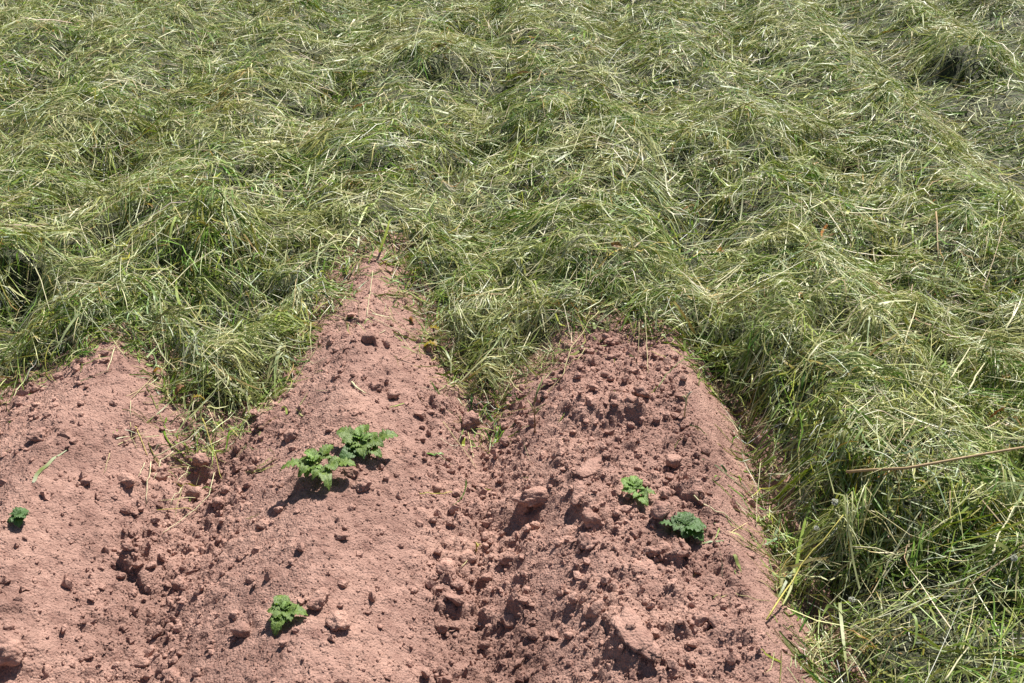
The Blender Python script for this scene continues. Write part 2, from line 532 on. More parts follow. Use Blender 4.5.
def scatter_zone(x0, x1, y0, y1, per_m2, seg, wscale, frame_margin):
    """strands over one distance band: two thirds in combed locks, the rest loose"""
    area = (x1 - x0) * (y1 - y0)
    n = int(area * per_m2)
    nl = int(n * 0.34)
    per = 14
    nb = nl // per
    bx = rng.uniform(x0, x1, nb); by = rng.uniform(y0, y1, nb)
    flow = 2.6 * fbm(bx, by, 0.55, 2, 601) + 1.5 * rng.standard_normal(nb) + 0.55
    # locks on steep faces hang downhill
    e = 0.03
    gx = (mulch_height(bx + e, by) - mulch_height(bx - e, by)) / (2 * e)
    gy = (mulch_height(bx, by + e) - mulch_height(bx, by - e)) / (2 * e)
    steep = np.hypot(gx, gy)
    down = np.arctan2(-gy, -gx) + 0.75 * rng.standard_normal(nb)
    flow = np.where(rng.random(nb) < smooth(0.35, 0.9, steep) * 0.22, down, flow)
    sp = rng.uniform(0.012, 0.040, nb)
    lx = np.repeat(bx, per) + np.repeat(sp, per) * rng.standard_normal(nb * per)
    ly = np.repeat(by, per) + np.repeat(sp, per) * rng.standard_normal(nb * per)
    la = np.repeat(flow, per) + 0.42 * rng.standard_normal(nb * per)
    lc = np.repeat(0.6 * rng.standard_normal(nb), per) + 0.3 * rng.standard_normal(nb * per)
    lt = np.repeat(np.clip(0.10 * rng.standard_normal(nb), -0.2, 0.35), per)
    lo = np.repeat(rng.triangular(-0.075, -0.01, 0.030, nb), per)
    # tufts: strands that spring from one spot, arch over and fan out
    pt = 34
    nt_ = int(n * 0.24) // pt
    tx0 = rng.uniform(x0, x1, nt_); ty0 = rng.uniform(y0, y1, nt_)
    tdir = rng.uniform(0, 6.283, nt_)
    ta = np.repeat(tdir, pt) + np.repeat(rng.uniform(0.3, 0.9, nt_), pt) * rng.standard_normal(nt_ * pt)
    tx = np.repeat(tx0, pt) + 0.014 * rng.standard_normal(nt_ * pt) + np.cos(ta) * 0.07
    ty = np.repeat(ty0, pt) + 0.014 * rng.standard_normal(nt_ * pt) + np.sin(ta) * 0.07
    lx = np.concatenate([lx, tx]); ly = np.concatenate([ly, ty]); la = np.concatenate([la, ta])
    lc = np.concatenate([lc, 0.5 * rng.standard_normal(nt_ * pt)])
    lt = np.concatenate([lt, np.repeat(rng.uniform(-0.42, -0.05, nt_), pt) + 0.08 * rng.standard_normal(nt_ * pt)])
    lo = np.concatenate([lo, np.repeat(rng.uniform(-0.02, 0.045, nt_), pt)])
    nlk = len(lx)
    nr = n - nlk
    x = np.concatenate([lx, rng.uniform(x0, x1, nr)])
    y = np.concatenate([ly, rng.uniform(y0, y1, nr)])
    ang = np.concatenate([la, rng.uniform(0, 6.283, nr)])
    curl = np.concatenate([lc, 0.5 * rng.standard_normal(nr)])
    tilt = np.concatenate([lt, 0.13 * rng.standard_normal(nr)])
    off = np.concatenate([lo, rng.uniform(-0.065, 0.016, nr)])
    arc = np.concatenate([np.repeat(0.08 * rng.standard_normal(nb), per) + 0.03, 0.10 + 0.08 * rng.standard_normal(nt_ * pt), 0.05 * rng.standard_normal(nr)])
    bt, _ = pick_palette(nb)
    bt2, _ = pick_palette(nt_)
    ct, kk = pick_palette(len(x))
    lock = np.concatenate([np.repeat(bt, per, axis=0), np.repeat(bt2, pt, axis=0), ct[nlk:]])
    tint = 0.35 * lock + 0.65 * ct
    # drier, paler patches and fresher, greener ones; what lies on top has dried most
    dry = np.clip(0.06 + 0.9 * fbm(x, y, 0.45, 3, 640) + 4.0 * off + 0.22 * rng.standard_normal(len(x)), 0, 0.75)[:, None]
    tint = tint * (1 - dry) + dry * np.array([0.51, 0.490, 0.240]) * (0.55 + 0.75 * rng.random((len(x), 1)))
    # keep what the picture or a step to the side of it could show, and what lies on the mulch
    f = y * math.cos(math.radians(30.2)) + 1.65 * math.sin(math.radians(30.2))
    keep = (np.abs(x) < f * 0.4655 + frame_margin) & in_mulch(x, y)
    thin = np.abs(x) > f * 0.4655 + 0.18
    keep &= ~thin | (rng.random(len(x)) < 0.40)
    hollow = np.zeros(len(x))
    for fx, fy, r, a in MULCH_FEATURES:
        if a < 0:
            hollow += np.exp(-((x - fx) ** 2 + (y - fy) ** 2) / (r * r))
    keep &= rng.random(len(x)) > np.clip(0.70 * np.clip(hollow, 0, 1) * (off > -0.04) + 0.66 * mulch_pits(x, y) * (off > -0.055), 0, 0.75)
    x, y, ang, curl, tilt, off, tint, kk, arc = [q_[keep] for q_ in (x, y, ang, curl, tilt, off, tint, kk, arc)]
    m = len(x)
    length = np.clip(rng.lognormal(math.log(0.105), 0.55, m), 0.03, 0.36)
    s = mulch_dist(x, y)
    length *= np.where(s < 0.06, 0.62, 1.0)
    width = np.clip(rng.lognormal(math.log(0.0026), 0.52, m), 0.0010, 0.0090) * wscale
    stem = (kk == 6) | (kk == 7)
    width = width * np.where(np.abs(x) > (y * 0.864 + 0.83) * 0.4655 + 0.18, 1.5, 1.0)
    width = np.where(stem, 0.0019 * wscale, width)
    length = np.where(stem & (s > 0.08), length * 1.5, length)
    curl = np.where(stem, curl * 0.35, curl)
    off = off + np.where(stem, 0.008, 0)
    tilt = tilt + np.where(rng.random(m) < 0.05, rng.uniform(0.1, 0.45, m), 0) * (s > 0.1)
    kink = np.stack([np.where(rng.random(m) < 0.30, rng.normal(0, 0.8, m), 0), rng.uniform(0.25, 0.75, m)], 1)
    return strands(x, y, ang, length, width, seg, off, tilt, curl, kink, arc, tint)


def top_stems(x0, x1, y0, y1, per_m2, wscale):
    """stiff pale stems lying criss-cross on top of everything"""
    n = int((x1 - x0) * (y1 - y0) * per_m2)
    x = rng.uniform(x0, x1, n); y = rng.uniform(y0, y1, n)
    f = y * math.cos(math.radians(30.2)) + 1.65 * math.sin(math.radians(30.2))
    pits = mulch_pits(x, y)
    k = (np.abs(x) < f * 0.4655 + 0.7) & (mulch_dist(x, y) > 0.03) & (rng.random(n) > 0.7 * pits)
    k &= rng.random(n) < np.clip(0.55 + 1.1 * fbm(x, y, 0.30, 3, 660), 0.08, 1)
    x, y = x[k], y[k]
    m = len(x)
    tint = np.array([0.64, 0.615, 0.375]) * rng.uniform(0.6, 1.25, (m, 1)) * (1 + 0.08 * rng.standard_normal((m, 3)))
    gr = rng.random(m) < 0.35
    tint[gr] = np.array([0.31, 0.37, 0.17]) * rng.uniform(0.7, 1.2, (gr.sum(), 1))
    length = np.clip(rng.lognormal(math.log(0.10), 0.5, m), 0.03, 0.30)
    kink = np.stack([np.where(rng.random(m) < 0.25, rng.normal(0, 0.7, m), 0), rng.uniform(0.3, 0.7, m)], 1)
    return strands(x, y, rng.uniform(0, 6.283, m), length, rng.uniform(0.0013, 0.0030, m) * wscale, 3, rng.uniform(-0.004, 0.022, m),
                   0.10 * rng.standard_normal(m), 0.18 * rng.standard_normal(m), kink, 0.02 * rng.standard_normal(m), np.clip(tint, 0.02, 0.78), 0.35)


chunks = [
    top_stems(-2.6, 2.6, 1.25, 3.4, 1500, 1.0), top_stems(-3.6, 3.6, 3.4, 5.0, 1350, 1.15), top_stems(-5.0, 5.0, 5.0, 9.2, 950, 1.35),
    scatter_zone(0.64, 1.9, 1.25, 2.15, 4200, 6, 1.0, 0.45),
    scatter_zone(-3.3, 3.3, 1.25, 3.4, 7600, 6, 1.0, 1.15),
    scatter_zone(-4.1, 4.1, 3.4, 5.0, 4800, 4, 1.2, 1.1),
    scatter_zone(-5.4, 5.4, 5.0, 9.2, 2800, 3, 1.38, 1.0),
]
BX = graded(-2.6, 2.6, np.arange(-2.6, 2.6, 0.03), -30, 30, 1.3, 0.05)
BY = graded(1.1, 7.6, np.arange(1.1, 7.6, 0.03), -4, 60, 1.3, 0.05)


def bed_height(x, y):
    s = mulch_dist(x, y)
    return np.maximum(mulch_height(x, y, s) - 0.075, ridge(x, y) + 0.016) - 0.10 * (1 - smooth(0.02, 0.14, s))


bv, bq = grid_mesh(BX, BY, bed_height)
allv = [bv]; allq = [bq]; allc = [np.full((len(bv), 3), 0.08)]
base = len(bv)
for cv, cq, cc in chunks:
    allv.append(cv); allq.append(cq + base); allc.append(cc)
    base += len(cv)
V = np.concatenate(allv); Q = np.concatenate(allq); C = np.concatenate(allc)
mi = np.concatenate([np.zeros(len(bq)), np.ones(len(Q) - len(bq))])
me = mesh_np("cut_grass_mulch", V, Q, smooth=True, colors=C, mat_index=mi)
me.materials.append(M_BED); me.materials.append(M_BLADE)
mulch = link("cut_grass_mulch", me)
tag(mulch, "tangled green and straw coloured cut grass mulch covering the field", "grass mulch", kind="stuff")


# ------------------------------------------------------------------ clods
def clod_mesh(name, seed, sub=3, flat=0.7, facets=6):
    r = random.Random(seed)
    bm = bmesh.new()
    bmesh.ops.create_icosphere(bm, subdivisions=sub, radius=1.0)
    planes = [(Vector((r.gauss(0, 1), r.gauss(0, 1), r.gauss(0, 0.8))).normalized(), r.uniform(0.55, 0.85)) for _ in range(facets)]
    o = Vector((r.uniform(-50, 50), r.uniform(-50, 50), r.uniform(-50, 50)))
    sx, sy = r.uniform(0.85, 1.2), r.uniform(0.7, 1.0)
    for vtx in bm.verts:
        c = vtx.co.copy()
        for nrm, dd in planes:
            e = c.dot(nrm) - dd
            if e > 0: c -= nrm * e * 0.9
        d = vtx.co.normalized()
        c += d * (0.30 * mnoise.noise(c * 1.5 + o) + 0.20 * mnoise.noise(c * 3.6 + o) + 0.11 * mnoise.noise(c * 8 + o) + 0.05 * mnoise.noise(c * 17 + o))
        vtx.co = Vector((c.x * sx, c.y * sy, c.z * flat))
    m = bpy.data.meshes.new(name)
    bm.to_mesh(m)
    bm.free()
    m.polygons.foreach_set("use_smooth", [True] * len(m.polygons))
    m.materials.append(M_CLOD)
    return m


CLODS = [clod_mesh("soil_clod", 100 + k, 3, random.uniform(0.62, 0.85)) for k in range(14)]
BIG = [clod_mesh("large_clod", 300 + k, 4, random.uniform(0.6, 0.8), 8) for k in range(6)]
SLAB = [clod_mesh("crust_slab", 400 + k, 4, 0.24, 5) for k in range(3)]


def put(name, mesh, x, y, r, rz=None, sink=0.35, tiltxy=0.35, sxy=(1, 1)):
    o = link(name, mesh)
    z = float(soil_height(np.array([x]), np.array([y]))[0])
    o.location = (x, y, z + r * (0.62 - sink))
    o.rotation_euler = (random.uniform(-tiltxy, tiltxy), random.uniform(-tiltxy, tiltxy), random.uniform(0, 6.28) if rz is None else rz)
    o.scale = (r * sxy[0], r * sxy[1], r)
    return o


# the clods one notices: x, y, radius, mesh, name, stretch, turn, label
NAMED = [
    (-0.123, 2.640, 0.036, BIG[0], "soil_clod", (1, 1), 0.4, "large clod at the tip of the grass tongue between middle and right ridges"),
    (-0.865, 2.470, 0.027, BIG[1], "soil_clod", (1.2, 0.9), 2.5, "tilted dark edged clod just below the left furrow's grass tongue"),
    (-0.953, 2.395, 0.026, BIG[2], "soil_clod", (1, 1), 1.0, "rounded clod left of the straw tangle in the left furrow"),
    (-1.274, 2.425, 0.026, BIG[3], "soil_clod", (1, 1), 0.2, "lone round clod on the far left flank of the left ridge"),
    (0.055, 2.235, 0.038, BIG[4], "soil_clod", (1.3, 0.8), 0.3, "broad overhanging clod casting the biggest shadow left of the yellow-green plant"),
    (0.165, 2.150, 0.036, BIG[5], "soil_clod", (1.1, 0.9), 1.3, "crumbling clod with a forked shadow left of the yellow-green plant"),
    (0.190, 2.050, 0.032, BIG[0], "soil_clod", (1, 0.9), 2.3, "flat topped pale clod below the forked shadow on the right ridge"),
    (0.175, 1.975, 0.024, BIG[3], "soil_clod", (1, 1), 0.9, "cracked small clod left of the dark crinkled plant"),
    (0.255, 1.655, 0.058, SLAB[0], "crust_slab", (0.72, 1.5), 0.35, "long crusted slab of soil at the bottom edge of the right ridge"),
    (0.290, 1.900, 0.042, SLAB[1], "crust_slab", (0.8, 1.25), 0.5, "short crusted slab on the right ridge above the long slab"),
    (0.195, 2.255, 0.050, SLAB[2], "crust_slab", (1.1, 0.8), 0.9, "cracked crust plate left of the yellow-green plant, highest of the slabs"),
    (0.352, 1.958, 0.028, BIG[1], "soil_clod", (1, 0.9), 0.7, "clod right below the dark crinkled plant, left of a pair"),
    (0.398, 1.957, 0.022, BIG[2], "soil_clod", (1, 0.9), 1.9, "clod right below the dark crinkled plant, right of a pair"),
    (0.318, 1.938, 0.021, BIG[5], "soil_clod", (1, 1), 2.9, "round clod down and left of the dark crinkled plant"),
    (0.396, 1.735, 0.022, BIG[4], "soil_clod", (1, 1), 0.7, "lone clod with a deep round shadow near the right ridge's outer edge"),
    (-0.156, 1.985, 0.024, BIG[3], "soil_clod", (1, 1), 1.7, "dark fronted clod in the middle of the furrow left of the right ridge"),
    (-0.393, 2.680, 0.022, BIG[0], "soil_clod", (1, 1), 2.7, "dark clod on the middle ridge above the paired potato plants"),
    (-0.375, 2.215, 0.030, BIG[5], "soil_clod", (0.9, 1.15), 0.6, "elongated clod right below the upper of the paired potato plants"),
    (-0.410, 2.250, 0.020, BIG[2], "soil_clod", (1, 1), 0.1, "small clod between the paired plants and the elongated clod"),
    (-1.062, 1.672, 0.040, BIG[1], "soil_clod", (1.2, 0.8), 0.2, "shadowed clod cut by the photo's left edge near the bottom"),
    (-0.005, 2.055, 0.025, BIG[4], "soil_clod", (1, 0.9), 0.2, "clod with a dark notch in the furrow below the overhanging clod"),
    (-0.710, 2.600, 0.026, BIG[3], "soil_clod", (1.2, 0.8), 0.9, "dark clod on the middle ridge's left flank under the grass edge"),
    (-0.640, 2.520, 0.016, BIG[0], "soil_clod", (1, 1), 0.9, "small dark clod left of and above the paired potato plants"),
    (-0.565, 2.960, 0.016, BIG[2], "soil_clod", (1, 1), 1.9, "dark clod high on the bare point of the middle ridge"),
    (-0.420, 1.795, 0.030, BIG[5], "soil_clod", (1.1, 0.9), 1.1, "rough clod just right of the lowest potato plant"),
    (-0.375, 1.735, 0.032, BIG[1], "soil_clod", (1.1, 0.9), 2.1, "lumpy clod below and right of the lowest potato plant"),
    (0.110, 2.735, 0.020, SLAB[1], "soil_clod", (1.3, 0.8), 0.6, "flat clod shading the left side of the right ridge near its top"),
    (0.300, 2.830, 0.018, SLAB[2], "soil_clod", (1.3, 0.7), 0.1, "thin flat clod near the bare top of the right ridge"),
]
for x, y, r, mesh_, nm, st, rz, lab in NAMED:
    o = put(nm, mesh_, x, y, r, rz, 0.72 if nm == "crust_slab" else 0.38, 0.10 if nm == "crust_slab" else 0.3, st)
    tag(o, lab, "soil clod" if nm == "soil_clod" else "soil slab", "clods that stand out on the bare soil")

# clods nothing tells apart: thickest in the furrows and on the broken top of the right ridge
placed = [(a[0], a[1], a[2]) for a in NAMED]
plants_at = [(-0.394, 2.351), (-0.49, 2.227), (-0.49, 1.732), (0.30, 2.138), (0.408, 2.025), (-1.18, 2.051)]
ZONES = {
    'left': ("reddish soil clod among many alike on the left bare ridge", "clods strewn over the left ridge"),
    'lf': ("reddish soil clod among many alike in the furrow left of the middle ridge", "clods strewn in the left furrow"),
    'mid': ("reddish soil clod among many alike on the middle bare ridge", "clods strewn over the middle ridge"),
    'rf': ("reddish soil clod among many alike in the furrow right of the middle ridge", "clods strewn in the right furrow"),
    'right': ("reddish soil clod among many alike on the broken top of the right bare ridge", "clods strewn over the right ridge"),
}
count = 0; tries = 0
while count < 272 and tries < 40000:
    tries += 1
    y = random.uniform(1.50, 3.1); x = random.uniform(-1.45, 0.62)
    f = y * 0.864 + 1.75 * 0.503
    if abs(x) > 0.47 * f: continue
    X1, Y1 = np.array([x]), np.array([y])
    if mulch_dist(X1, Y1)[0] > -0.05: continue
    if random.random() > float(roughness(X1, Y1)[0]) ** 1.5 * 0.9 + 0.06: continue
    r = min(0.0088 / (random.random() ** 0.45 + 0.10), 0.027)
    if any((x - a) ** 2 + (y - b) ** 2 < (r + c) ** 2 * 0.8 for a, b, c in placed): continue
    if any((x - a) ** 2 + (y - b) ** 2 < 0.0030 for a, b in plants_at): continue
    placed.append((x, y, r))
    o = put("soil_clod", random.choice(CLODS), x, y, r, None, random.uniform(0.08, 0.42), 0.6, (random.uniform(0.85, 1.25), random.uniform(0.8, 1.1)))
    i = round((x - float(row_centre(0, y))) / 0.755); dd = x - float(row_centre(i, y))
    if i <= -1: zone = 'lf' if dd > 0.2 else 'left'
    elif i == 0: zone = 'lf' if dd < -0.2 else ('rf' if dd > 0.2 else 'mid')
    else: zone = 'rf' if dd < -0.24 else 'right'
    tag(o, ZONES[zone][0], "soil clod", ZONES[zone][1])
    count += 1

# crumbs too small to count
ico = bmesh.new()
bmesh.ops.create_icosphere(ico, subdivisions=1, radius=1.0)
IV = np.array([v_.co[:] for v_ in ico.verts]); IF = np.array([[v_.index for v_ in f_.verts] for f_ in ico.faces])
ico.free()
N = 60000
cx = rng.uniform(-1.7, 0.68, N); cy = rng.uniform(1.3, 3.5, N)
k = (mulch_dist(cx, cy) < -0.005) & (rng.random(N) < (roughness(cx, cy) ** 1.5) * 0.85 + 0.10)
cx, cy = cx[k][:9000], cy[k][:9000]
n = len(cx)
r = np.clip(0.0023 / (rng.random(n) ** 0.6 + 0.11), 0.0018, 0.0135)
P = IV[None] * (1 + 0.28 * rng.standard_normal((n, len(IV), 1)))
P = P * (r[:, None, None] * (0.75 + 0.5 * rng.random((n, 1, 3))))
P[:, :, 0] += cx[:, None]; P[:, :, 1] += cy[:, None]
P[:, :, 2] += (soil_height(cx, cy) + r * 0.25)[:, None]
F = (IF[None] + (np.arange(n) * len(IV))[:, None, None]).reshape(-1, 3)
OV = np.array([(1, 0, 0), (-1, 0, 0), (0, 1, 0), (0, -1, 0), (0, 0, 1), (0, 0, -1)], float)
OF = np.array([(0, 2, 4), (2, 1, 4), (1, 3, 4), (3, 0, 4), (2, 0, 5), (1, 2, 5), (3, 1, 5), (0, 3, 5)])
gx_ = rng.uniform(-1.6, 0.68, 90000); gy_ = rng.uniform(1.35, 3.4, 90000)
k = (mulch_dist(gx_, gy_) < 0.0) & (rng.random(90000) < 0.25 + 0.75 * roughness(gx_, gy_)) & (np.abs(gx_) < 0.47 * (gy_ * 0.864 + 0.88) + 0.1)
gx_, gy_ = gx_[k][:28000], gy_[k][:28000]
gr = rng.uniform(0.0011, 0.0030, len(gx_))
G_ = OV[None] * (1 + 0.3 * rng.standard_normal((len(gx_), 6, 1))) + 0.3 * rng.standard_normal((len(gx_), 6, 3))
G_ = G_ * (gr[:, None, None] * np.array([1.1, 1.1, 0.8]))
G_[:, :, 0] += gx_[:, None]; G_[:, :, 1] += gy_[:, None]; G_[:, :, 2] += (soil_height(gx_, gy_) + gr * 0.1)[:, None]
GF = (OF[None] + (np.arange(len(gx_)) * 6)[:, None, None]).reshape(-1, 3) + n * len(IV)
P = np.concatenate([P.reshape(-1, 3), G_.reshape(-1, 3)]); F = np.concatenate([F, GF])
crumbs = link("soil_crumbs", mesh_np("soil_crumbs", P, None, F, smooth=False), M_CLOD)
tag(crumbs, "fine reddish crumbs of soil strewn over the ridges", "soil crumbs", kind="stuff")


# ------------------------------------------------------------------ potato plants
def leaf_mat(name, c1, c2):
    m, nt, p, out = new_mat(name)
    tc = nt.nodes.new("ShaderNodeTexCoord").outputs['Object']
    n = noise_node(nt, tc, 7, 4, 0.6)
    col = ramp(nt, n, [(0.3, c1), (0.7, c2)])
    sep = nt.nodes.new("ShaderNodeSeparateXYZ")
    nt.links.new(tc, sep.inputs[0])
    ab = nt.nodes.new("ShaderNodeMath"); ab.operation = 'ABSOLUTE'
    nt.links.new(sep.outputs['X'], ab.inputs[0])
    # side veins run forward from the midrib
    vv = nt.nodes.new("ShaderNodeMath"); vv.operation = 'MULTIPLY_ADD'
    nt.links.new(ab.outputs[0], vv.inputs[0]); vv.inputs[1].default_value = -0.9
    nt.links.new(sep.outputs['Y'], vv.inputs[2])
    pp = nt.nodes.new("ShaderNodeMath"); pp.operation = 'PINGPONG'
    nt.links.new(vv.outputs[0], pp.inputs[0]); pp.inputs[1].default_value = 0.075
    side = ramp(nt, pp.outputs[0], [(0.0, (1.35, 1.28, 1.25)), (0.016, (1, 1, 1))])
    rib = ramp(nt, ab.outputs[0], [(0.012, (1.6, 1.45, 1.5)), (0.030, (1, 1, 1))])
    col = mix(nt, mix(nt, col, side, 1.0, 'MULTIPLY'), rib, 1.0, 'MULTIPLY')
    nt.links.new(col, p.inputs['Base Color'])
    p.inputs['Roughness'].default_value = 0.5
    p.inputs['Specular IOR Level'].default_value = 0.45
    t = nt.nodes.new("ShaderNodeBsdfTranslucent")
    nt.links.new(mix(nt, col, (1.3, 1.5, 0.5), 1.0, 'MULTIPLY'), t.inputs['Color'])
    ms = nt.nodes.new("ShaderNodeMixShader")
    ms.inputs[0].default_value = 0.3
    nt.links.new(p.outputs[0], ms.inputs[1]); nt.links.new(t.outputs[0], ms.inputs[2])
    nt.links.new(ms.outputs[0], out.inputs['Surface'])
    b = nt.nodes.new("ShaderNodeBump")
    b.inputs['Strength'].default_value = 0.5
    b.inputs['Distance'].default_value = 0.0035
    nt.links.new(noise_node(nt, tc, 14, 3, 0.5), b.inputs['Height'])
    nt.links.new(b.outputs[0], p.inputs['Normal'])
    return m


LEAF_MID = leaf_mat("potato_leaf", (0.060, 0.120, 0.022), (0.175, 0.250, 0.052))
LEAF_DARK = leaf_mat("dark_potato_leaf", (0.048, 0.110, 0.026), (0.095, 0.175, 0.050))
LEAF_PALE = leaf_mat("pale_potato_leaf", (0.130, 0.235, 0.045), (0.200, 0.310, 0.075))
STEM_MAT = leaf_mat("potato_stem", (0.15, 0.22, 0.06), (0.21, 0.27, 0.09))


def leaflet_mesh(seed, droop=0.35, cup=0.35, crinkle=0.06, round_=0.62):
    """unit-length ovate leaflet along +Y, folded along the midrib, puckered between the veins"""
    r = random.Random(seed)
    L, W = 11, 8
    vs_, fs = [], []
    ph = r.uniform(0, 6)
    for j in range(L + 1):
        t = j / L
        half = round_ * 0.5 * max(0.0, math.sin(math.pi * min(1, t * 0.985 + 0.015) ** 0.82)) ** 0.52 * (1.05 - 0.22 * t) + 0.004
        half *= 1 + 0.05 * math.sin(17 * t + ph)
        for i in range(W + 1):
            s = i / W * 2 - 1
            x = s * half
            z = 0.16 * math.sin(t * 2.4) - droop * t * t + cup * abs(x) * 0.8 - 0.9 * cup * x * x
            z += crinkle * math.sin(9 * t * math.pi - abs(s) * 5 + ph) * abs(s) * (1 - t * 0.6)
            z += 0.02 * r.uniform(-1, 1) * abs(s)
            y = t * (1 - 0.15 * droop * t) - 0.05 * s * s * 0.5
            vs_.append((x, y, z))
    for j in range(L):
        for i in range(W):
            a = j * (W + 1) + i
            fs.append((a, a + 1, a + W + 2, a + W + 1))
    m = bpy.data.meshes.new("leaflet")
    m.from_pydata(vs_, [], fs)
    m.polygons.foreach_set("use_smooth", [True] * len(fs))
    return m


def tube_mesh(name, pts, radii, sides=6):
    vs_, fs = [], []
    pts = [Vector(p) for p in pts]
    for k, p in enumerate(pts):
        t = (pts[min(k + 1, len(pts) - 1)] - pts[max(k - 1, 0)]).normalized()
        u = t.cross(Vector((0, 0, 1)))
        if u.length < 0.05: u = t.cross(Vector((0, 1, 0)))
        u.normalize(); w = t.cross(u)
        for s in range(sides):
            a = 6.28318 * s / sides
            vs_.append(p + (u * math.cos(a) + w * math.sin(a)) * radii[k])
    for k in range(len(pts) - 1):
        for s in range(sides):
            a = k * sides + s; b = k * sides + (s + 1) % sides
            fs.append((a, b, b + sides, a + sides))
    fs.append(tuple(range(sides))[::-1])
    fs.append(tuple(range((len(pts) - 1) * sides, len(pts) * sides)))
    m = bpy.data.meshes.new(name)
    m.from_pydata([tuple(p) for p in vs_], [], fs)
    m.polygons.foreach_set("use_smooth", [True] * len(fs))
    return m


leaf_seed = [0]


def potato_plant(x, y, label, leaves, mat, stem_h=0.03, size=1.0):
    """leaves: azimuth deg (0 = away from the camera, clockwise), stalk reach, tip height, leaflet length, rounding, droop, side leaflets, material"""
    z = float(soil_height(np.array([x]), np.array([y]))[0])
    t = empty("potato_plant", (x, y, z - 0.004))
    t.scale = (size, size, size)
    tag(t, label, "potato plant", "young potato plants on the ridges")
    sm = tube_mesh("stem", [(0, 0, -0.02), (0.002, 0, stem_h * 0.5), (0, 0.002, stem_h)], [0.0042, 0.0038, 0.003])
    link("stem", sm, STEM_MAT, t)
    for az, reach, hz, ln, rd, droop, sides, mt in leaves:
        a = math.radians(az)
        d = Vector((math.sin(a), math.cos(a), 0))
        reach *= 0.72; hz *= 0.72; ln *= 0.94; sides += 2; stem_h_ = stem_h * 0.6
        p0 = Vector((0, 0, stem_h_)); p2 = d * reach + Vector((0, 0, hz)); p1 = (p0 + p2) * 0.5 + Vector((0, 0, 0.25 * reach + 0.004))
        st = link("leaf_stalk", tube_mesh("leaf_stalk", [p0, p0 * 0.25 + p1 * 0.5 + p2 * 0.25, p2], [0.0020, 0.0016, 0.0012], 5), STEM_MAT, t)
        mm = mt or mat

        def leaflet(p, az2, ln2, pitch):
            leaf_seed[0] += 1
            m = leaflet_mesh(leaf_seed[0], droop * 0.75, random.uniform(0.2, 0.5), random.uniform(0.12, 0.20), rd * 1.2)
            m.materials.append(mm)
            lf = link("leaflet", m, None, st)
            lf.location = p
            lf.rotation_euler = (pitch, random.uniform(-0.25, 0.25), -az2)
            lf.scale = (ln2, ln2, ln2)
        leaflet(p2 - d * 0.003, a + random.uniform(-0.15, 0.15), ln, random.uniform(0.0, 0.25))
        for k in range(sides):
            sgn = 1 if k % 2 else -1
            fr = 0.62 - 0.28 * (k // 2)
            pp = p0 * (1 - fr) + p2 * fr + Vector((0, 0, 0.006))
            leaflet(pp, a + sgn * random.uniform(0.9, 1.25), ln * random.uniform(0.55, 0.78), random.uniform(0.05, 0.35))
    return t


potato_plant(-0.394, 2.351, "upper right potato plant of the touching pair on the middle ridge", [
    (-52, 0.052, 0.060, 0.055, 0.72, 0.35, 2, None), (5, 0.045, 0.065, 0.048, 0.6, 0.3, 2, None), (70, 0.070, 0.055, 0.058, 0.6, 0.45, 2, None),
    (120, 0.045, 0.035, 0.042, 0.62, 0.6, 0, None), (175, 0.020, 0.048, 0.045, 0.6, 0.5, 0, None), (-140, 0.030, 0.032, 0.060, 0.72, 0.5, 0, LEAF_DARK),
    (-20, 0.02, 0.075, 0.034, 0.55, 0.1, 0, LEAF_PALE), (60, 0.012, 0.07, 0.030, 0.5, 0.1, 0, LEAF_PALE)], LEAF_MID, 0.040)
potato_plant(-0.490, 2.235, "lower left potato plant of the touching pair, casting a long leaf shadow", [
    (-98, 0.060, 0.066, 0.060, 0.62, 0.7, 1, None), (-125, 0.025, 0.06, 0.048, 0.6, 0.7, 0, None), (-30, 0.035, 0.075, 0.045, 0.58, 0.25, 1, None),
    (28, 0.040, 0.080, 0.048, 0.62, 0.25, 1, None), (150, 0.050, 0.055, 0.056, 0.52, 0.8, 0, None), (92, 0.075, 0.062, 0.052, 0.78, 0.25, 0, None),
    (-60, 0.015, 0.085, 0.036, 0.5, 0.1, 0, LEAF_PALE), (190, 0.015, 0.055, 0.036, 0.55, 0.6, 0, LEAF_PALE)], LEAF_MID, 0.048)
potato_plant(-0.490, 1.745, "small potato plant by itself low on the middle ridge", [
    (-15, 0.022, 0.045, 0.042, 0.75, 0.3, 1, None), (-80, 0.014, 0.036, 0.032, 0.62, 0.4, 1, None), (85, 0.022, 0.036, 0.044, 0.7, 0.5, 2, None),
    (195, 0.020, 0.030, 0.044, 0.62, 0.7, 2, None), (10, 0.008, 0.046, 0.022, 0.5, 0.1, 0, LEAF_PALE)], LEAF_MID, 0.026)
potato_plant(0.303, 2.140, "small yellow-green potato plant with narrow leaves on the right ridge", [
    (-35, 0.020, 0.034, 0.034, 0.62, 0.35, 2, None), (-5, 0.020, 0.040, 0.030, 0.55, 0.3, 1, None), (150, 0.020, 0.024, 0.030, 0.55, 0.5, 0, None),
    (85, 0.020, 0.026, 0.030, 0.6, 0.4, 0, LEAF_MID), (-80, 0.010, 0.032, 0.026, 0.6, 0.4, 0, None), (30, 0.008, 0.036, 0.024, 0.55, 0.3, 0, None)], LEAF_PALE, 0.022, 1.3)
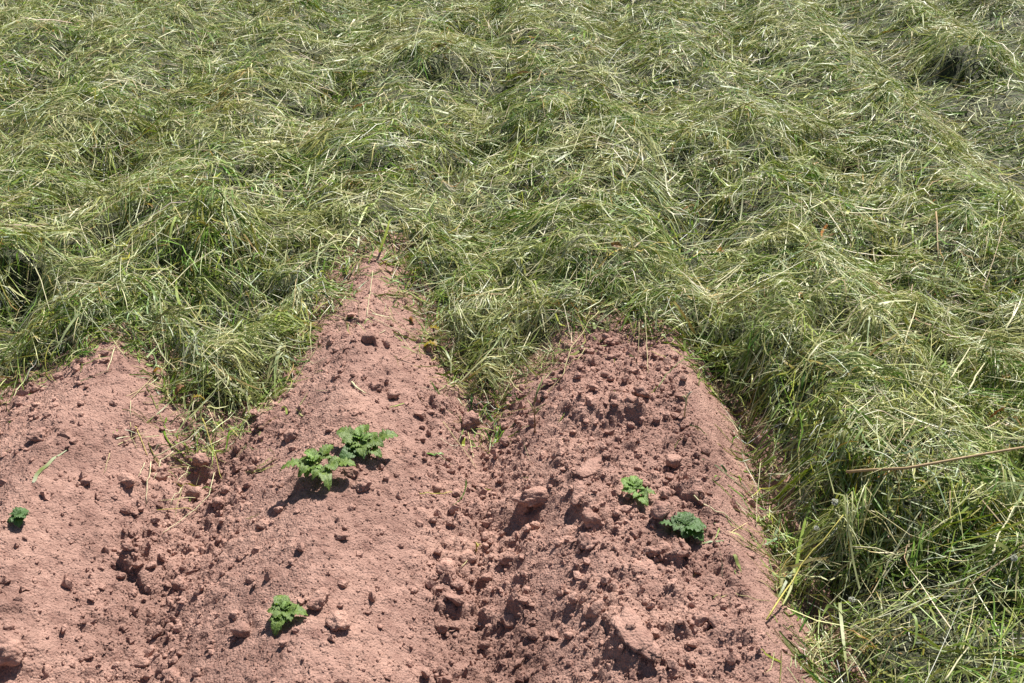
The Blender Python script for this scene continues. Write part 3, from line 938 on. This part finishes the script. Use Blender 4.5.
potato_plant(0.408, 2.020, "dark green crinkled potato plant near the right ridge's outer edge", [
    (62, 0.006, 0.030, 0.050, 0.95, 0.55, 0, None), (0, 0.010, 0.036, 0.040, 0.85, 0.4, 0, None), (-82, 0.030, 0.032, 0.034, 0.62, 0.3, 0, None),
    (125, 0.006, 0.024, 0.044, 0.85, 0.7, 0, None), (-40, 0.010, 0.032, 0.028, 0.7, 0.3, 0, LEAF_MID)], LEAF_DARK, 0.022, 1.25)
potato_plant(-1.180, 2.055, "tiny dark rounded potato sprout at the photo's left edge", [
    (40, 0.002, 0.034, 0.038, 0.95, 0.5, 0, None), (-30, 0.012, 0.030, 0.026, 0.6, 0.3, 0, None), (-95, 0.014, 0.022, 0.024, 0.6, 0.8, 0, None),
    (150, 0.002, 0.024, 0.030, 0.9, 0.8, 0, None), (60, 0.014, 0.026, 0.022, 0.6, 0.5, 0, None)], LEAF_DARK, 0.020)


# ------------------------------------------------------------------ loose straws, stalks and weeds
def tint_mesh(m, c, jitter=0.08):
    a = m.attributes.new("tint", 'FLOAT_COLOR', 'POINT')
    for d in a.data:
        k = 1 + random.uniform(-jitter, jitter)
        d.color = (c[0] * k, c[1] * k, c[2] * k, 1)


PALE, STRAWC, YEL, GRN, BRN, TAN = (0.62, 0.58, 0.36), (0.50, 0.44, 0.22), (0.52, 0.46, 0.12), (0.22, 0.27, 0.10), (0.20, 0.12, 0.055), (0.38, 0.27, 0.145)


def surface(x, y):
    X1, Y1 = np.array([float(x)]), np.array([float(y)])
    s = mulch_dist(X1, Y1)
    z = soil_height(X1, Y1)[0]
    if s[0] > -0.01:
        z = max(z, float(mulch_height(X1, Y1, s)[0]) + 0.006)
    return float(z)


def straw(name, label, pts, rad, col, cat="straw", lift=0.003, group="single straws lying loose", rise=None, tip=0.6):
    """a stalk through ground points; z follows the surface, bridging small dips"""
    dense = []
    for (ax, ay), (bx_, by_) in zip(pts[:-1], pts[1:]):
        for k in range(4):
            t = k / 4
            dense.append((ax + (bx_ - ax) * t, ay + (by_ - ay) * t))
    dense.append(pts[-1])
    n_ = len(dense)
    z = np.array([surface(*p) for p in dense])
    lin = np.linspace(z[0], z[-1], n_)
    zz = np.maximum(lin * 0.5 + z * 0.5, z) + lift + rad
    if 'mulch' in group:
        zz = lin + max(0.0, float(np.percentile(z - lin, 55))) + lift + rad
    if rise is not None:
        zz = zz + np.interp(np.linspace(0, 1, n_), np.linspace(0, 1, len(rise)), rise)
    jit = 0.0012
    P3 = [Vector((p[0] + random.uniform(-jit, jit), p[1] + random.uniform(-jit, jit), float(q_))) for p, q_ in zip(dense, zz)]
    o0 = P3[0].copy()
    rad = rad * 1.2
    m = tube_mesh(name, [p - o0 for p in P3], list(np.linspace(rad, rad * tip, n_)), 5)
    tint_mesh(m, col)
    o = link(name, m, M_STRAW)
    o.location = o0
    tag(o, label, cat, group)
    return o


STRAWS = [
    ('straw', 'short pale straw lying on the bare top of the left ridge', [(-1.202, 2.867), (-1.183, 2.732)], 0.0015, PALE, dict()),
    ('straw', "pale straw slanting down the grass edge right of the left ridge's top", [(-1.105, 2.930), (-1.053, 2.852), (-0.998, 2.786)], 0.0014, PALE, dict()),
    ('straw', 'thin dull straw on the left ridge pointing up to the grass edge', [(-1.092, 2.648), (-1.077, 2.722), (-1.065, 2.810)], 0.0008, STRAWC, dict()),
    ('straw', "short upright looking straw on the left ridge's right flank", [(-1.091, 2.636), (-1.065, 2.550)], 0.0009, PALE, dict()),
    ('straw', 'thin bent straw hanging left of the yellow stalk by the left furrow', [(-1.065, 2.536), (-1.050, 2.493), (-1.026, 2.452)], 0.0009, STRAWC, dict()),
    ('straw', "yellow stalk slanting into the left furrow's straw tangle", [(-1.051, 2.535), (-1.028, 2.496), (-0.997, 2.445)], 0.0013, YEL, dict()),
    ('straw', "long bright straw across the tip of the left furrow's grass tongue", [(-0.982, 2.447), (-0.923, 2.487), (-0.849, 2.581)], 0.0015, PALE, dict(rise=[0, 0.012, 0.015])),
    ('straw', 'bright straw curving down from the long one across the left furrow', [(-0.936, 2.474), (-0.960, 2.437), (-0.959, 2.361)], 0.0012, PALE, dict(rise=[0.012, 0.01, 0])),
    ('straw', "straw hanging straight down left of the furrow's shadowed hollow", [(-0.979, 2.416), (-0.964, 2.329), (-0.948, 2.255)], 0.0011, PALE, dict(rise=[0.01, 0.006, 0])),
    ('straw', "level pale straw just under the left furrow's grass tongue", [(-0.950, 2.436), (-0.893, 2.460)], 0.0009, STRAWC, dict()),
    ('straw', 'short slanting straw over the dark clod in the left furrow', [(-0.891, 2.446), (-0.900, 2.366)], 0.001, PALE, dict(rise=[0.02, 0.01])),
    ('straw', "long thin straw arching round the right side of the left furrow's hollow", [(-0.821, 2.436), (-0.804, 2.318), (-0.830, 2.270), (-0.859, 2.207), (-0.882, 2.159)], 0.001, PALE, dict(rise=[0.02, 0.012, 0.008, 0.004, 0])),
    ('straw', "level thin straw crossing below the left furrow's hollow", [(-0.920, 2.243), (-0.830, 2.278)], 0.0009, YEL, dict()),
    ('straw', 'short bright straw left of the rounded clod in the left furrow', [(-0.994, 2.407), (-0.993, 2.347)], 0.001, PALE, dict()),
    ('straw', 'green yellow straw hanging from the left grass tongue over the soil', [(-0.873, 2.575), (-0.825, 2.482), (-0.791, 2.403)], 0.0011, YEL, dict(rise=[0.02, 0.01, 0])),
    ('straw', "slanting straw in the left furrow crossing the hollow's lower rim", [(-0.884, 2.343), (-0.893, 2.264)], 0.0009, PALE, dict(rise=[0.01, 0])),
    ('straw', "faint short straw by itself below the left ridge's centre", [(-1.079, 2.399), (-1.071, 2.320)], 0.0008, STRAWC, dict()),
    ('straw', 'long kinked straw on the bare point of the middle ridge', [(-0.481, 3.413), (-0.472, 3.235), (-0.464, 3.083), (-0.411, 3.060), (-0.359, 3.033), (-0.308, 2.942)], 0.0011, PALE, dict()),
    ('straw', 'short straw near the tip of the middle ridge', [(-0.397, 3.468), (-0.425, 3.325)], 0.0011, STRAWC, dict()),
    ('straw', 'green straw along the grass edge left of the middle ridge', [(-0.671, 2.726), (-0.644, 2.838), (-0.612, 2.938)], 0.001, GRN, dict()),
    ('straw', 'short thick pale chip of straw on the middle ridge above the plants', [(-0.460, 2.671), (-0.439, 2.642), (-0.416, 2.630)], 0.0026, PALE, dict()),
    ('straw', "yellow stalk lying level right of the middle ridge's plants", [(-0.238, 2.257), (-0.198, 2.275), (-0.159, 2.312)], 0.0013, YEL, dict()),
    ('straw', 'short thin straw right of the paired potato plants', [(-0.220, 2.460), (-0.164, 2.424)], 0.0009, PALE, dict()),
    ('straw', "thin straw above the clod at the right furrow's grass tip", [(-0.198, 2.613), (-0.135, 2.513), (-0.099, 2.449)], 0.0009, STRAWC, dict()),
    ('straw', 'curved straw in the right furrow beside a tiny dry weed', [(-0.122, 2.034), (-0.104, 2.074), (-0.089, 2.092)], 0.001, STRAWC, dict()),
    ('straw', 'long zigzag straw slanting down the left side of the right ridge', [(0.272, 3.033), (0.227, 2.962), (0.179, 2.866), (0.164, 2.803), (0.149, 2.723), (0.116, 2.694), (0.078, 2.659)], 0.0013, STRAWC, dict(rise=[0.02, 0.016, 0.012, 0.01, 0.006, 0.004, 0])),
    ('straw', 'short straw forking off the long zigzag straw on the right ridge', [(0.220, 2.847), (0.186, 2.778), (0.154, 2.763)], 0.0011, STRAWC, dict(rise=[0.015, 0.01, 0.008])),
    ('straw', 'straw hanging from the grass onto the bare top of the right ridge', [(0.410, 2.963), (0.405, 2.855), (0.396, 2.718)], 0.0011, STRAWC, dict(rise=[0.03, 0.015, 0])),
    ('straw', "shorter straw hanging left of the one at the right ridge's top", [(0.389, 2.936), (0.379, 2.832)], 0.0009, STRAWC, dict(rise=[0.03, 0])),
    ('straw', 'bent green stalk reaching from the grass over the right ridge', [(0.413, 2.620), (0.441, 2.679), (0.463, 2.699), (0.535, 2.783), (0.644, 2.969)], 0.0012, GRN, dict(rise=[0, 0.008, 0.014, 0.02, 0.02])),
    ('straw', "thick pale straw across the right ridge's smooth outer flank", [(0.447, 2.145), (0.497, 2.107), (0.565, 2.100)], 0.0016, PALE, dict()),
    ('straw', "long bright straw reaching from the grass over the right ridge's foot", [(0.546, 1.741), (0.667, 1.935), (0.772, 2.011)], 0.0018, YEL, dict(rise=[0.004, 0.02, 0.03])),
    ('straw', 'thin straw hanging down the smooth flank right of the plants', [(0.674, 2.412), (0.644, 2.292), (0.616, 2.154)], 0.0009, PALE, dict(rise=[0.02, 0.01, 0])),
    ('straw', 'thin pale straw lying along the foot of the smooth flank', [(0.491, 1.812), (0.526, 1.799), (0.572, 1.817)], 0.0008, STRAWC, dict()),
    ('dry_stalk', 'thick brown dry stalk lying across the grass at the right edge', [(0.807, 2.138), (0.921, 2.072), (1.224, 2.098)], 0.0034, TAN, dict(cat='stalk', group='dry stalks on the mulch', lift=0.03, tip=0.75, rise=[0, 0.012, 0.012])),
    ('dry_stalk', 'upright tan stalk standing in the grass in the upper right', [(1.524, 3.649), (1.454, 3.385)], 0.0028, TAN, dict(cat='stalk', group='dry stalks on the mulch', lift=0.015)),
    ('straw', 'bent straw in the dark grass hollow below the thick brown stalk', [(0.821, 2.031), (0.826, 2.014), (0.863, 1.996), (0.879, 1.930)], 0.0014, STRAWC, dict(group='pale straws lying on the mulch', lift=0.03)),
    ('straw', 'pair-forming bright straw by the dark hole right of centre, upper one', [(0.670, 3.217), (0.726, 3.282), (0.793, 3.373)], 0.002, PALE, dict(group='pale straws lying on the mulch', lift=0.02)),
    ('straw', 'pair-forming bright straw by the dark hole right of centre, lower one', [(0.645, 3.145), (0.709, 3.225), (0.769, 3.315)], 0.0016, PALE, dict(group='pale straws lying on the mulch', lift=0.02)),
    ('straw', 'bright straw standing out at the left edge above the dark hollow', [(-1.618, 3.349), (-1.546, 3.220), (-1.455, 3.043)], 0.0016, PALE, dict(group='pale straws lying on the mulch', lift=0.03)),
    ('straw', "pale straw slanting through the grass left of the middle ridge's top", [(-1.119, 3.148), (-1.069, 3.275), (-1.002, 3.363)], 0.0016, PALE, dict(group='pale straws lying on the mulch', lift=0.02)),
    ('straw', 'level pale straw in the shaded grass in the lower right corner', [(0.780, 1.954), (0.834, 1.940), (0.872, 1.908)], 0.0015, PALE, dict(group='pale straws lying on the mulch', lift=0.03)),
    ('straw', 'white forked straw low in the lower right corner', [(0.856, 1.541), (0.893, 1.583), (0.924, 1.614)], 0.0018, PALE, dict(group='pale straws lying on the mulch', lift=0.03)),
    ('straw', 'long straw curving through the right edge below the brown stalk', [(1.033, 1.814), (1.061, 1.862), (1.125, 1.940), (1.151, 1.928)], 0.002, PALE, dict(group='pale straws lying on the mulch', lift=0.03)),
    ('straw', 'bright straw leaning at the upper left of the big central tuft', [(-0.301, 5.594), (-0.239, 5.538), (-0.176, 5.436)], 0.0022, PALE, dict(group='pale straws lying on the mulch', lift=0.03)),
    ('straw', "pale straw lying level above the right ridge's bare top", [(0.019, 3.765), (0.084, 3.724), (0.136, 3.748)], 0.002, PALE, dict(group='pale straws lying on the mulch', lift=0.02)),
    ('straw', 'pale slanting straw on the grass far right above the brown stalk', [(1.172, 2.503), (1.312, 2.712), (1.362, 2.725)], 0.0018, PALE, dict(group='pale straws lying on the mulch', lift=0.02)),
    ('straw', 'broad pale blade on the grass near the right edge', [(1.218, 2.472), (1.302, 2.613), (1.368, 2.713)], 0.0022, PALE, dict(group='pale straws lying on the mulch', lift=0.02)),
    ('straw', "straw standing steeply in the grass near the right edge's middle", [(1.115, 2.700), (1.232, 2.951), (1.264, 3.028)], 0.0016, PALE, dict(group='pale straws lying on the mulch', lift=0.02)),
]
for nm, lab, pts, rad, col, kw in STRAWS:
    straw(nm, lab, pts, rad, col, **kw)


# ------------------------------------------------------------------ weeds, wilted leaves and seed heads
def weed(x, y, label, hgt, lean, col, heads):
    z = float(soil_height(np.array([x]), np.array([y]))[0])
    t = empty("dry_weed", (x, y, z))
    tag(t, label, "weed", "thin weeds standing on the bare soil")
    m = tube_mesh("stem", [(0, 0, -0.01), (lean[0] * 0.3, lean[1] * 0.3, hgt * 0.45), (lean[0], lean[1], hgt)], [0.0024, 0.0019, 0.0011], 5)
    tint_mesh(m, col)
    link("stem", m, M_STRAW, t)
    for (dx, dy, dz, c) in heads:
        f = random.uniform(0.45, 0.9)
        p0 = Vector((lean[0] * f, lean[1] * f, hgt * f)); p2 = p0 + Vector((dx, dy, dz)); p1 = (p0 + p2) / 2 + Vector((0, 0, 0.006))
        m = tube_mesh("blade", [p0, p1, p2], [0.0016, 0.0026, 0.0006], 4)
        tint_mesh(m, c)
        link("blade", m, M_STRAW, t)


weed(0.064, 2.516, "thin dark upright weed with a grassy top left of the right ridge", 0.10, (-0.004, 0.02), BRN,
     [(0.03, 0.05, 0.06, GRN), (0.015, 0.03, 0.05, GRN), (-0.02, 0.02, 0.03, STRAWC), (0.02, -0.01, 0.03, GRN)])
weed(0.474, 2.513, "pale withered weed standing near the right ridge's outer edge", 0.07, (0.004, 0.01), STRAWC,
     [(0.014, 0.0, 0.022, (0.42, 0.46, 0.34)), (-0.010, 0.004, 0.02, (0.42, 0.46, 0.34)), (0.004, 0.012, 0.03, GRN), (-0.014, 0.0, 0.006, STRAWC)])
weed(-0.090, 2.105, "tiny yellow-brown weed in the right furrow near the ridge's shadowed hollow", 0.022, (0.004, 0.0), YEL,
     [(0.012, 0.004, 0.006, YEL), (-0.010, 0.004, 0.006, BRN), (0.004, -0.012, 0.004, YEL), (0.0, 0.010, 0.01, YEL)])

M_WILT = leaf_mat("wilted_leaf", (0.26, 0.17, 0.06), (0.36, 0.27, 0.10))
M_WILT_DARK = leaf_mat("brown_leaf", (0.20, 0.095, 0.04), (0.30, 0.16, 0.07))
WILTED = [
    (-0.263, 3.081, 0.060, M_WILT, "upper yellow-brown wilted leaf on the grass right of the middle ridge"),
    (-0.238, 2.978, 0.055, M_WILT, "lower yellow-brown wilted leaf on the grass right of the middle ridge"),
    (-0.323, 3.118, 0.040, M_WILT_DARK, "brown wilted leaf touching the middle ridge's right side"),
    (-0.963, 2.726, 0.045, M_WILT_DARK, "left orange-brown wilted leaf at the left ridge's grass edge"),
    (-0.929, 2.690, 0.045, M_WILT, "right orange-brown wilted leaf at the left ridge's grass edge"),
    (-1.049, 2.797, 0.035, M_WILT_DARK, "small brown leaf scrap at the top of the left ridge's right edge"),
    (0.328, 3.313, 0.050, M_WILT_DARK, "brown leaf scrap in the grass above the right ridge"),
    (0.744, 3.541, 0.045, M_WILT_DARK, "brown leaf scrap beside the dark hole right of centre"),
    (1.386, 2.594, 0.040, M_WILT, "yellow-brown leaf scrap in the grass at the right edge"),
    (0.752, 1.694, 0.045, M_WILT, "orange-brown leaf scrap at the bottom edge in the shaded grass"),
    (0.944, 2.050, 0.032, M_WILT, "small orange leaf scrap below the thick brown stalk"),
]
for k, (x, y, ln, mt, lab) in enumerate(WILTED):
    m = leaflet_mesh(900 + k, 0.7, 0.9, 0.12, 0.45)
    o = link("wilted_leaf", m, mt)
    o.location = (x, y, surface(x, y) + 0.012)
    o.rotation_euler = (random.uniform(-0.5, 0.5), random.uniform(-0.8, 0.8), random.uniform(0, 6.28))
    o.scale = (ln, ln, ln)
    tag(o, lab, "leaf", "wilted leaves in the mulch")

M_FLUFF = blade_material("seed_fluff", 0.7, 0.3, False, (0.66, 0.66, 0.60))
M_BROWN = blade_material("flower_head", 0.7, 0.1, False, (0.10, 0.055, 0.03))
HEADS = [
    (0.763, 2.054, 0.0085, M_FLUFF, "white seed head in the shaded grass, upper one left of the brown stalk's end"),
    (0.725, 2.041, 0.0065, M_FLUFF, "dull white seed head close to the right ridge's grass edge"),
    (0.760, 1.835, 0.0075, M_FLUFF, "white seed head low in the shaded grass at the bottom right"),
    (1.070, 1.794, 0.0075, M_FLUFF, "white seed head in the grass near the bottom right edge"),
    (1.588, 4.053, 0.0140, M_BROWN, "dark brown flower head on the grass left of the upright tan stalk"),
    (1.101, 4.198, 0.0110, M_FLUFF, "white seed head in the grass in the upper right"),
]
for k, (x, y, r_, mt, lab) in enumerate(HEADS):
    z = surface(x, y) + 0.028
    t = empty("seed_head", (x, y, z))
    tag(t, lab, "seed head", "flower and seed heads in the mulch")
    m = tube_mesh("stalk", [(0, 0, 0), (0.006, -0.004, -0.015), (0.03, 0.006, -0.035)], [0.0012, 0.0012, 0.001], 5)
    tint_mesh(m, GRN)
    link("stalk", m, M_STRAW, t)
    fv, ff = [], []
    rr = random.Random(k)
    for j in range(90):
        d = Vector((rr.gauss(0, 1), rr.gauss(0, 1), rr.gauss(0, 1))).normalized()
        u = d.orthogonal().normalized() * r_ * 0.22
        w = d.cross(u)
        L_ = r_ * rr.uniform(0.7, 1.1)
        b = len(fv)
        fv += [d * L_ * 0.1, d * L_ + u, d * L_ + w, d * L_ * 1.05 - u * 0.8]
        ff += [(b, b + 1, b + 2), (b, b + 2, b + 3), (b, b + 3, b + 1), (b + 1, b + 2, b + 3)]
    m = bpy.data.meshes.new("fluff")
    m.from_pydata([tuple(p) for p in fv], [], ff)
    link("fluff", m, mt, t)
